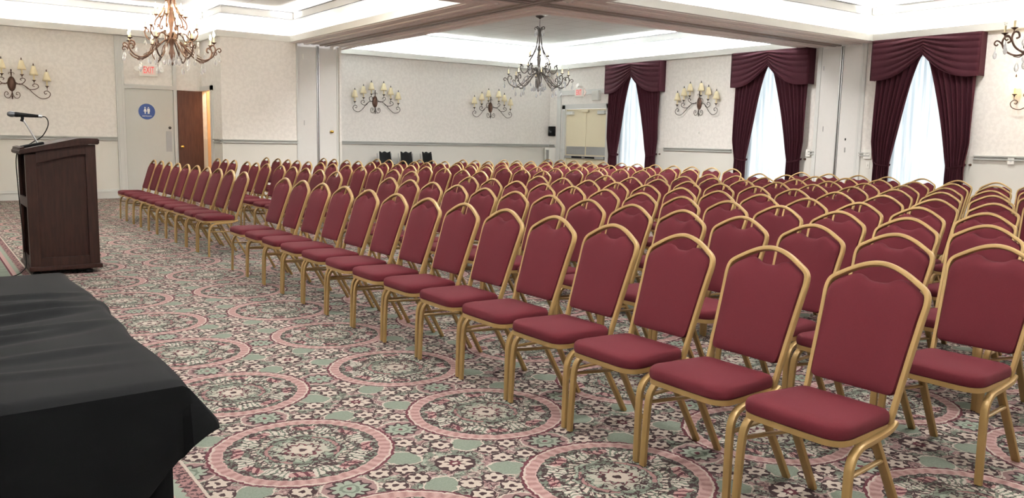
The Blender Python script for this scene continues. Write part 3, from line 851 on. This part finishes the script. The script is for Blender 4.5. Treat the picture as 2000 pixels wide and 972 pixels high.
for fx in (.05, LW-.09):
    for fy in (.05, LD-.05):
        obj('caster', lathe(bmesh.new(), [(0, 0), (.03, 0), (.036, .012), (.03, .03), (.018, .036), (.018, .048), (0, .048)], 14, (fx, fy, 0)), 'black', lc, True)
# sheet holder line on the lectern top
mc = thing('microphone', 'black microphone on a chrome gooseneck stand on the lectern', 'microphone', (LX+.075, LY+.20, 1.158))
sl = math.atan(.1075/.475)
bm = B(-.085, .10, -.06, .06, .0, .022, bev=.006); xf(bm, Matrix.Rotation(-sl, 4, 'Y'))
obj('stand_base', bm, 'black', mc)
obj('stand_arm', sweep(bmesh.new(), catmull([(.055, 0, .02), (.02, 0, .09), (-.03, 0, .19), (-.055, 0, .235)], 5), .0075, n=10), 'steel', mc, True)
mi = Matrix.Translation((-.165, 0, .283)) @ Matrix.Rotation(radians(93), 4, 'Y')
obj('clip', sweep(bmesh.new(), [(-.066, 0, .22), (-.058, 0, .245), (-.060, 0, .268)], .013, n=10), 'black', mc, True)
obj('body', xf(lathe(bmesh.new(), [(0, .045), (.021, .045), (.023, .06), (.020, .09), (.0165, .16), (.013, .22), (.013, .235), (0, .235)], 16), mi), 'black', mc, True)
obj('grille', xf(lathe(bmesh.new(), [(0, -.012), (.014, -.008), (.023, .005), (.026, .02), (.025, .035), (.021, .046), (0, .046)], 16), mi), simple('mic_grille_mesh', (.10, .11, .12), .35, .6, .3, 200), mc, True)
obj('collar', xf(lathe(bmesh.new(), [(0, .232), (.0145, .232), (.0145, .262), (0, .262)], 14), mi), 'steel', mc, True)
P = [(.098, 0, .268), (.125, .0, .262), (.142, .0, .225), (.135, .01, .17), (.09, .02, .09), (.02, .03, .04), (-.05, .03, -.01)]
P += [(-.118, .03, -.08), (-.121, .03, -.35), (-.10, .06, -.80), (-.09, .02, -1.06), (-.13, -.10, -1.113), (-.22, -.34, -1.117), (-.40, -.50, -1.117)]
obj('cable', sweep(bmesh.new(), catmull(P, 6), .0045, n=7), 'black', mc, True)

# ------------------------------------------------------------------ drapes and sheers
def drapes(i, label, sheerlabel):
    c, h = DW[i]; W2 = .935
    d = thing('window_drapes', label, 'curtain', (XW, c, 0), 0, 'burgundy swagged drapes')
    # local: x towards the room is negative, y along the wall
    for s in (-1, 1):
        def swag(u, t):
            zb = 2.47 + .40*(1-u)**2.3; top = ZF-.004
            tt = t**(1+.25*u)
            z = top + (zb-top)*tt - .05*sin(pi*u)*tt*(1-.5*tt)
            y = .0 + W2*u - .035*(1-u)*(1-t)
            fold = abs(sin(pi*(6.5*t - .9*u)))**.8
            x = -.205 - .035*fold*(.35+.65*sin(pi*min(1, u*1.25+.12)))*min(1, t*6+.1) - .02*sin(pi*u)*t
            if u > .97: x += (u-.97)/.03*.03
            return Vector((x, s*y, z))
        bm = bmesh.new(); grid(bm, swag, 44, 72)
        grid(bm, lambda u, t: Vector((-.195+.185*u, s*W2, 2.475+(ZF-.004-2.475)*t)), 4, 10)
        o = obj('swag', bm, 'drape', d, True)
        def panel(u, t):
            z = .012 + 2.90*t
            if z > 1.02: yi = .015 + .475*(1-min(1, (z-1.02)/1.86))**.72
            else: yi = .49 + .02*(1.02-z)
            yo = .86 if z > 1.4 else .86-.06*min(1, (1.4-z)/.4)
            sq = math.exp(-((z-1.0)/.12)**2)
            y = yi + (yo-yi)*u
            amp = .030*(1-.35*sq)
            x = -.105 - amp*sin(2*pi*7.5*u + .5*sin(3*z)) - .012*sin(2*pi*3*u+z) - .03*(1-u)*max(0, min(1, (z-1.02)/1.9))
            return Vector((x, s*y, z))
        bm = bmesh.new(); grid(bm, panel, 70, 60)
        o = obj('drape_panel', bm, 'drape', d, True)
        tie = [(-.02, s*.77, 1.05), (-.09, s*.785, 1.04), (-.155, s*.72, 1.01), (-.158, s*.60, .985), (-.12, s*.515, .985), (-.03, s*.53, 1.0), (-.02, s*.66, 1.03)]
        obj('tieback', sweep(bmesh.new(), catmull(tie, 5, True), .005, .018, 8, closed=True), 'drape', d, True)
        obj('tieback_hook', xf(lathe(bmesh.new(), [(0, 0), (.02, 0), (.02, .006), (.007, .012), (.006, .03), (.013, .04), (.009, .05), (0, .052)], 12), Matrix.Translation((0, s*.845, 1.05)) @ Matrix.Rotation(-pi/2, 4, 'Y')), 'bronze', d, True)
    ph = random.uniform(0, 6)
    def sh(u, t):
        y = (u-.5)*2*(h-.012); z = WZ0+.012+(WZ1-WZ0-.03)*t
        x = .045 + .014*sin(46*y+ph+.4*sin(2*z)) + .007*sin(83*y+2*ph)
        return Vector((x, y, z))
    bm = bmesh.new(); grid(bm, sh, 90, 12)
    o = obj('sheer_curtain', bm, 'sheer', None, True, (XW, c, 0)); tag(o, sheerlabel, 'sheer curtain', 'white sheers')
drapes(1, 'burgundy swagged drapes on the far window beside the cream double doors', 'white sheer behind the drapes next to the cream double doors')
drapes(2, 'burgundy swagged drapes on the middle window, left of the partition panels', 'white sheer of the middle window, left of the partition panels')
drapes(3, 'burgundy swagged drapes on the nearest window, right of the partition panels', 'white sheer of the nearest window, right of the partition panels')

# ------------------------------------------------------------------ chandeliers
def spiral(c, r0, r1, a0, turns, n=14):
    return [Vector((c[0] + (r0+(r1-r0)*k/n)*cos(a0+turns*2*pi*k/n), c[1] + (r0+(r1-r0)*k/n)*sin(a0+turns*2*pi*k/n))) for k in range(n+1)]
def chandelier(loc, label, lit, metal):
    t = thing('chandelier', label, 'chandelier', loc, 0, 'wrought iron crystal chandeliers')
    RS = 1.05
    H = ZC-2.27                                   # total drop; z = 0 at the ceiling
    obj('canopy', lathe(bmesh.new(), [(0, 0), (.085, 0), (.09, -.012), (.07, -.03), (.03, -.045), (.014, -.06), (0, -.062)], 20), metal, t, True)
    bm = bmesh.new()
    for k in range(6):
        z = -.065-.030*k; q = pi/2*(k % 2)
        P = [(.010*cos(a)*cos(q), .010*cos(a)*sin(q), z-.017+.020*sin(a)) for a in [2*pi*j/10 for j in range(10)]]
        sweep(bm, P, .0032, n=6, closed=True)
    obj('chain', bm, metal, t, True)
    obj('column', lathe(bmesh.new(), [(0, -.23), (.014, -.235), (.012, -.30), (.022, -.34), (.012, -.40), (.012, -.55), (.024, -.60), (.030, -.66), (.018, -.72), (.034, -.80), (.042, -.86), (.028, -.93), (.020, -1.0), (.048, -1.06), (.055, -1.12), (.040, -1.17), (.022, -1.22), (.034, -1.28), (.046, -1.32), (.030, -1.40), (.014, -1.45), (.018, -1.465), (0, -H)], 16), metal, t, True)
    Rz = lambda a: Matrix.Rotation(a, 4, 'Z')
    to3 = lambda P: [Vector((p[0], 0, p[1])) for p in P]
    def candle(arm, M_, r, z, k, bobr=.032):
        cup = lathe(bmesh.new(), [(0, -.045), (.008, -.04), (.006, -.02), (.016, -.008), (bobr, .004), (bobr+.002, .008), (.015, .004), (0, .003)], 14, (r, 0, z))
        obj('candle_cup', xf(cup, M_), metal, arm, True)
        obj('candle_sleeve', xf(lathe(bmesh.new(), [(0, .004), (.0115, .004), (.0115, .085), (.008, .088), (0, .088)], 12, (r, 0, z)), M_), 'candle', arm, True)
        obj('bulb', xf(lathe(bmesh.new(), [(0, .088), (.007, .09), (.014, .105), (.0155, .118), (.012, .138), (.006, .155), (.0015, .170), (0, .171)], 12, (r, 0, z)), M_), 'bulb_lit' if lit else 'bulb_off', arm, True)
    # top scrolls
    for k in range(4):
        P = [(.016, -.40), (.03, -.32), (.045, -.25), (.075, -.215), (.105, -.225), (.115, -.25), (.098, -.265), (.085, -.255)]
        obj('top_scroll', xf(sweep(bmesh.new(), catmull(to3(P), 4), .009, n=7), Rz(k*pi/2+.4)), metal, t, True)
    # long flaring straps from the neck down to the lower ring
    for k in range(6):
        P = [(.020, -.30), (.034, -.40), (.050, -.52), (.085, -.66), (.16, -.80), (.205, -.86), (.225, -.92), (.205, -.965), (.175, -.95), (.18, -.915)]
        arm = obj('upper_arm', xf(sweep(bmesh.new(), catmull(to3(P), 4), .0105, n=8), Rz(k*pi/3)), metal, t, True)
        candle(arm, Rz(k*pi/3), .205, -.81+.02, k)
    for k in range(6):
        P = [(.05, -1.09), (.12, -1.03), (.20, -1.05), (.27, -1.13), (.33, -1.12), (.375, -1.04), (.36, -.985), (.325, -.99), (.322, -1.03)]
        arm = obj('middle_arm', xf(sweep(bmesh.new(), catmull(to3(P), 4), .0105, n=8), Rz(k*pi/3+pi/6)), metal, t, True)
        candle(arm, Rz(k*pi/3+pi/6), .362, -.965, k)
    for k in range(8):
        Mz = Rz(k*pi/4+.22)
        P = [(.045, -1.12), (.12, -1.16), (.22, -1.26), (.34, -1.375), (.45, -1.41), (.55, -1.36), (.595, -1.27), (.575, -1.20), (.53, -1.20), (.515, -1.245), (.545, -1.265)]
        bm = sweep(bmesh.new(), catmull(to3([(p[0]*RS, p[1]) for p in P]), 4), .011, n=8)
        sweep(bm, catmull(to3([(.612, -1.30), (.65, -1.25), (.685, -1.235), (.705, -1.265), (.685, -1.29), (.665, -1.275)]), 4), .0085, n=6)
        sweep(bm, catmull(to3([(.16, -1.20), (.24, -1.19), (.30, -1.25), (.33, -1.32), (.42, -1.375)]), 4), .006, n=6)
        sweep(bm, catmull(to3([(.40, -1.40), (.44, -1.43), (.50, -1.42)]), 3), .005, n=6)
        arm = obj('lower_arm', xf(bm, Mz), metal, t, True)
        candle(arm, Mz, .578*RS, -1.16, k, .036)
    drop = [(0, .055), (.003, .05), (.003, .02), (.012, .0), (.017, -.022), (.012, -.042), (0, -.052)]
    def crystals(r, z, n, ph, s=1.0):
        for k in range(n):
            a = 2*pi*k/n+ph
            obj('crystal_drop', lathe(bmesh.new(), [(p*s, q*s) for p, q in drop], 6, (r*cos(a), r*sin(a), z)), 'crystal', t)
    crystals(.690, -1.375, 8, .22, 1.35); crystals(.46, -1.52, 8, .22, 1.5); crystals(.31, -1.42, 8, .6, 1.2)
    crystals(.11, -1.42, 8, .3, 1.4); crystals(.37, -1.16, 6, pi/6, 1.1); crystals(.21, -1.03, 6, 0, 1.1); crystals(.105, -.34, 4, .4, 1.1); crystals(.07, -.63, 6, .5, .9); crystals(.58, -1.30, 8, .42, 1.1)
    return t
chandelier((3.15, 13.0, ZC), 'lit chandelier with glowing bulbs hanging before the grey restroom door', True, 'bronze')
chandelier((10.36, 13.60, ZC), 'unlit dark chandelier hanging in the far room before the double doors', False, 'dark_iron')
chandelier((10.36, 4.05, ZC), 'unlit chandelier cut off by the right edge of the photo', False, 'bronze')

# ------------------------------------------------------------------ wall sconces
def sconce(Mw, label, lit, metal):
    """local: x along the wall, y out of it, z up; origin at the centre of the oval plate"""
    t = thing('wall_sconce', label, 'sconce', Mw.to_translation(), 0, 'six-light wall sconces')
    R3 = Mw.to_3x3().to_4x4()
    put = lambda nm, bm, m, par, sm=True: obj(nm, xf(bm, R3), m, par, sm)
    bm = bmesh.new(); prev = None
    for k, y in ((1, .0), (1, .012), (.85, .022), (.78, .018), (.6, .030), (.0, .036)):
        rg = [bm.verts.new((.068*k*cos(2*pi*j/28), y, .135*k*sin(2*pi*j/28))) for j in range(28)] if k else [bm.verts.new((0, y, 0))]
        if prev:
            for j in range(28):
                if k: bm.faces.new((prev[j], prev[(j+1) % 28], rg[(j+1) % 28], rg[j]))
                else: bm.faces.new((prev[j], prev[(j+1) % 28], rg[0]))
        prev = rg
    put('back_plate', bm, 'bronze', t)
    F = lambda P, y=.03: [Vector((p[0], y if len(p) < 3 else p[2], p[1])) for p in P]
    bm = lathe(bmesh.new(), [(0, .27), (.006, .262), (.014, .245), (.006, .225), (.012, .205), (.008, .13), (0, .128)], 10, (0, .02, 0))
    for s in (-1, 1): sweep(bm, catmull(F([(0, .19), (s*.02, .205), (s*.045, .19), (s*.04, .17)]), 4), .004, n=6)
    put('top_finial', bm, metal, t)
    bm = lathe(bmesh.new(), [(0, -.285), (.006, -.275), (.015, -.23), (.007, -.20), (.01, -.13), (0, -.128)], 10, (0, .02, 0))
    for s in (-1, 1): sweep(bm, catmull(F([(0, -.14), (s*.015, -.20), (s*.05, -.255), (s*.10, -.25), (s*.125, -.20), (s*.105, -.15), (s*.07, -.155), (s*.065, -.19), (s*.09, -.195)]), 4), .0055, n=6)
    put('bottom_scroll', bm, metal, t)
    for s in (-1, 1):
        for kind, cx, cz, out in (('outer', .44, -.02, .11), ('mid', .275, .075, .13), ('inner', .125, .165, .15)):
            if kind == 'outer': P = [(.05, .0, .03), (.12, .0, .05), (.20, -.07, .07), (.27, -.17, .09), (.36, -.25, .10), (.45, -.225, .11), (.478, -.155, .11), (.44, -.105, .11), (.40, -.125, .11), (.41, -.165, .11), (.435, -.155, .11)]
            elif kind == 'mid': P = [(.16, -.03, .06), (.205, -.085, .08), (.27, -.09, .11), (.325, -.05, .13), (.315, .0, .13), (.27, .01, .13), (.255, -.025, .13), (.28, -.035, .13)]
            else: P = [(.05, .03, .03), (.09, -.005, .06), (.14, .02, .10), (.165, .075, .14), (.135, .105, .15), (.10, .085, .15), (.115, .06, .15)]
            P = [(s*a*1.27, b, y) for a, b, y in P]
            cx *= 1.27
            bm = sweep(bmesh.new(), catmull(F(P), 5), .0068, n=7)
            sweep(bm, [(s*cx, out, cz-.075), (s*cx, out, cz-.01)], .004, n=6)
            arm = put('arm', bm, metal, t)
            c = (s*cx, out, cz)
            put('candle_cup', lathe(bmesh.new(), [(0, -.04), (.010, -.03), (.012, -.015), (.034, .0), (.036, .006), (.014, .004), (0, .004)], 14, c), metal, arm)
            put('candle_sleeve', lathe(bmesh.new(), [(0, .005), (.013, .005), (.013, .10), (0, .10)], 12, c), 'candle', arm)
            bm = lathe(bmesh.new(), [(.074, .095), (.066, .13), (.048, .19), (.030, .262)], 20, c)
            for f in [f for f in bm.faces if len(f.verts) > 4]: bm.faces.remove(f)
            sh_ = put('lamp_shade', bm, 'shade_lit' if lit else 'shade', arm)
            md = sh_.modifiers.new('thickness', 'SOLIDIFY'); md.thickness = .002
            put('shade_finial', lathe(bmesh.new(), [(0, .245), (.031, .258), (.031, .263), (.008, .268), (.012, .285), (.005, .305), (0, .318)], 10, c), metal, arm)
    if lit:
        L = bpy.data.lights.new('sconce_lamp', 'POINT'); L.energy = 14; L.color = (1, .78, .48); L.shadow_soft_size = .05
        lo = bpy.data.objects.new('sconce_lamp', L); COL.objects.link(lo); lo.location = Mw @ Vector((0, .22, .30))
sconce(on_far(1.52, 2.14), 'beige-shaded wall sconce on the far wall left of the restroom door', False, 'bronze')
sconce(on_far(8.85, 2.13), 'unlit wall sconce on the far wall, nearer the partition column', False, 'dark_iron')
sconce(on_far(12.12, 2.12), 'unlit wall sconce on the far wall, beside the dark chandelier', False, 'dark_iron')
sconce(on_win(12.62, 2.18), 'unlit wall sconce between the two far draped windows', False, 'dark_iron')
sconce(on_win(5.55, 2.18), 'glowing wall sconce cut off by the right edge of the photo', True, 'bronze')

# ------------------------------------------------------------------ signs and small fittings
def exit_sign(Mw, label, arrow, head_top):
    t = thing('exit_sign', label, 'exit sign', Mw.to_translation())
    R3 = Mw.to_3x3().to_4x4(); put = lambda nm, bm, m, par=None: obj(nm, xf(bm, R3), m, par or t)
    put('housing', B(-.17, .17, .001, .045, -.115, .115, bev=.012), 'white_plastic')
    put('face', B(-.125, .125, .045, .048, -.085, .085), 'exit_face')
    put('lettering', xf(text_mesh('EXIT', .15 if not arrow else .15), Matrix.Translation((0, .0485, 0)) @ FACE @ Matrix.Diagonal((.66, 1.25, 1, 1))), 'exit_red')
    if arrow: put('arrow', prism(bmesh.new(), [(.175, .10), (.29, 0), (.175, -.10), (.175, -.03), (.20, 0), (.175, .03)], lambda p: Vector((p[0], .01, p[1])), lambda p: Vector((p[0], .035, p[1]))), 'exit_face')
    heads = ((0, .165),) if head_top else ((-.225, .0), (.225, .0))
    for hx, hz in heads:
        bm = lathe(bmesh.new(), [(0, 0), (.028, 0), (.05, .05), (.052, .07), (0, .07)], 16)
        xf(bm, Matrix.Translation((hx, .03, hz)) @ Matrix.Rotation(-pi/2+.3, 4, 'X'))
        h = put('lamp_head', bm, 'white_plastic')
        q = B(min(0, hx)+.0 if hx <= 0 else .16, 0 if hx < 0 else hx, .012, .028, hz-.012, hz+.012) if not head_top else B(-.012, .012, .012, .03, .11, .16)
        if not head_top and hx < 0: q.free(); q = B(hx, -.16, .012, .028, hz-.012, hz+.012)
        put('bracket', q, 'white_plastic', h)
exit_sign(on_far(3.88, 2.53), 'red-lettered EXIT sign above the grey restroom door', False, False)
exit_sign(on_win(16.68, 2.55), 'red-lettered EXIT sign with arrow above the cream double doors', True, True)
def plate(name, Mw, w, h, label, cat, kind='switch'):
    t = thing(name, label, cat, Mw.to_translation()); R3 = Mw.to_3x3().to_4x4()
    put = lambda nm, bm, m: obj(nm, xf(bm, R3), m, t)
    put('cover_plate', B(-w/2, w/2, .0005, .008, -h/2, h/2, bev=.003), 'white_plastic')
    n = max(1, round(w/.075))
    for k in range(n):
        cx = (k-(n-1)/2)*(w/n)
        if kind == 'switch': put('toggle', B(cx-.008, cx+.008, .008, .018, -.018, .018, bev=.002), 'white_plastic')
        else:
            for z in (-.025, .025): put('socket', B(cx-.016, cx+.016, .008, .0095, z-.014, z+.014), 'trim')
plate('light_switch', on_win(8.545, 1.18, XW-.031), .15, .17, 'large white switch plate on the chair rail left of the nearest drapes', 'light switch')
plate('light_switch', on_win(8.54, .98), .075, .13, 'white switch plate just below the chair rail beside the nearest drapes', 'light switch')
plate('light_switch', on_win(9.785, 1.17, XW-.031), .10, .14, 'white switch plate between the middle drapes and the partition panels', 'light switch')
plate('wall_outlet', on_win(6.10, 1.15, XW-.031), .10, .14, 'white outlet on the chair rail right of the nearest drapes', 'outlet', 'outlet')
plate('wall_outlet', on_far(1.55, .36), .075, .12, 'white outlet low on the far wall behind the lectern', 'outlet', 'outlet')
th = thing('thermostat', 'small white thermostat on the wall below the window-wall sconce', 'thermostat', (XW, 12.60, 1.54))
obj('base', B(-.010, -.0005, -.022, .022, -.03, .03, bev=.003), 'white_plastic', th); obj('dial', lathe(bmesh.new(), [(0, 0), (.016, 0), (.014, .012), (0, .013)], 16, (-.010, 0, 0), Matrix.Rotation(-pi/2, 4, 'Y').to_3x3()), 'white_plastic', th, True)
sp_ = thing('wall_box', 'small black box on the wall left of the cream double doors', 'black wall box', (XW, 17.74, 1.56))
obj('housing', B(-.12, -.001, -.09, .09, -.13, .13, bev=.015), 'black', sp_); obj('front_lip', B(-.135, -.12, -.07, .07, -.11, -.03, bev=.006), 'black', sp_)
wb = thing('alarm_box', 'pale flat box on the wall just right of the arrowed EXIT sign', 'wall box', (XW, 16.02, 2.44))
obj('cover', B(-.075, -.001, -.15, .13, -.10, .14, bev=.008), 'fascia', wb); obj('side_bracket', B(-.085, -.075, -.15, -.11, -.10, .14), 'trim', wb)
wp = thing('wall_heater', 'white framed heater standing in the corner left of the double doors', 'heater', (XW-.16, 17.72, 0))
bm = bmesh.new(); box(bm, -.06, .155, -.10, -.075, 0, 1.12); box(bm, -.06, .155, .075, .10, 0, 1.12); box(bm, -.06, .155, -.075, .075, 1.06, 1.12); box(bm, -.06, .155, -.075, .075, 0, .10)
obj('frame', bm, 'white_plastic', wp); obj('grille', B(-.02, .15, -.074, .074, .10, 1.06), 'steel', wp)

# ------------------------------------------------------------------ black chairs along the far wall
def black_chair(x, y, label, rz):
    t = thing('side_chair', label, 'chair', (x, y, 0), rz, 'black side chairs against the far wall')
    def back(u, v):
        w = .155*(1-.06*v); z = .60+.365*v + (.016*cos(pi*4*(u-.5)) if v > .99 else 0)
        return Vector(((u-.5)*2*w, .17+.07*v+.03*(2*u-1)**2*-1, z))
    bm = bmesh.new(); grid(bm, back, 24, 10)
    o = obj('backrest', bm, 'black', t, True); md = o.modifiers.new('thickness', 'SOLIDIFY'); md.thickness = .022
    obj('seat', B(-.21, .21, -.22, .19, .43, .47, bev=.015), 'black', t)
    for s in (-1, 1):
        P = [(s*.20, -.22, .0), (s*.20, -.21, .40), (s*.20, -.10, .425), (s*.20, .15, .425), (s*.19, .20, .55), (s*.185, .235, .94)]
        obj('side_frame', sweep(bmesh.new(), catmull(P, 5), .010, n=8), 'steel', t, True)
        obj('leg', sweep(bmesh.new(), [(s*.20, .12, .42), (s*.20, .26, .0)], .010, n=8), 'steel', t, True)
        obj('armrest', B(s*.215-.02, s*.215+.02, -.14, .14, .66, .685, bev=.008), 'black', t)
        obj('arm_post', sweep(bmesh.new(), [(s*.215, -.10, .42), (s*.215, -.10, .66)], .008, n=8), 'steel', t, True)
black_chair(8.93, 17.35, 'leftmost of the three black chairs against the far wall', .05)
black_chair(9.47, 17.35, 'middle of the three black chairs against the far wall', -.04)
black_chair(10.08, 17.35, 'rightmost of the three black chairs against the far wall', .22)

# ------------------------------------------------------------------ detectors overhead
for loc, lab in (((10.245, 13.285, ZC), 'small white detector on the ceiling of the far room, left of the dark chandelier'), ((7.16, 8.80, ZF-.005), 'small white detector under the beam crossing at the top edge of the photo')):
    t = thing('smoke_detector', lab, 'smoke detector', loc)
    obj('housing', lathe(bmesh.new(), [(0, -.001), (.075, -.001), (.075, -.02), (.05, -.038), (0, -.040)], 20), 'white_plastic', t, True)
    obj('sensor', lathe(bmesh.new(), [(0, -.040), (.02, -.040), (.016, -.048), (0, -.048)], 12), 'trim', t, True)
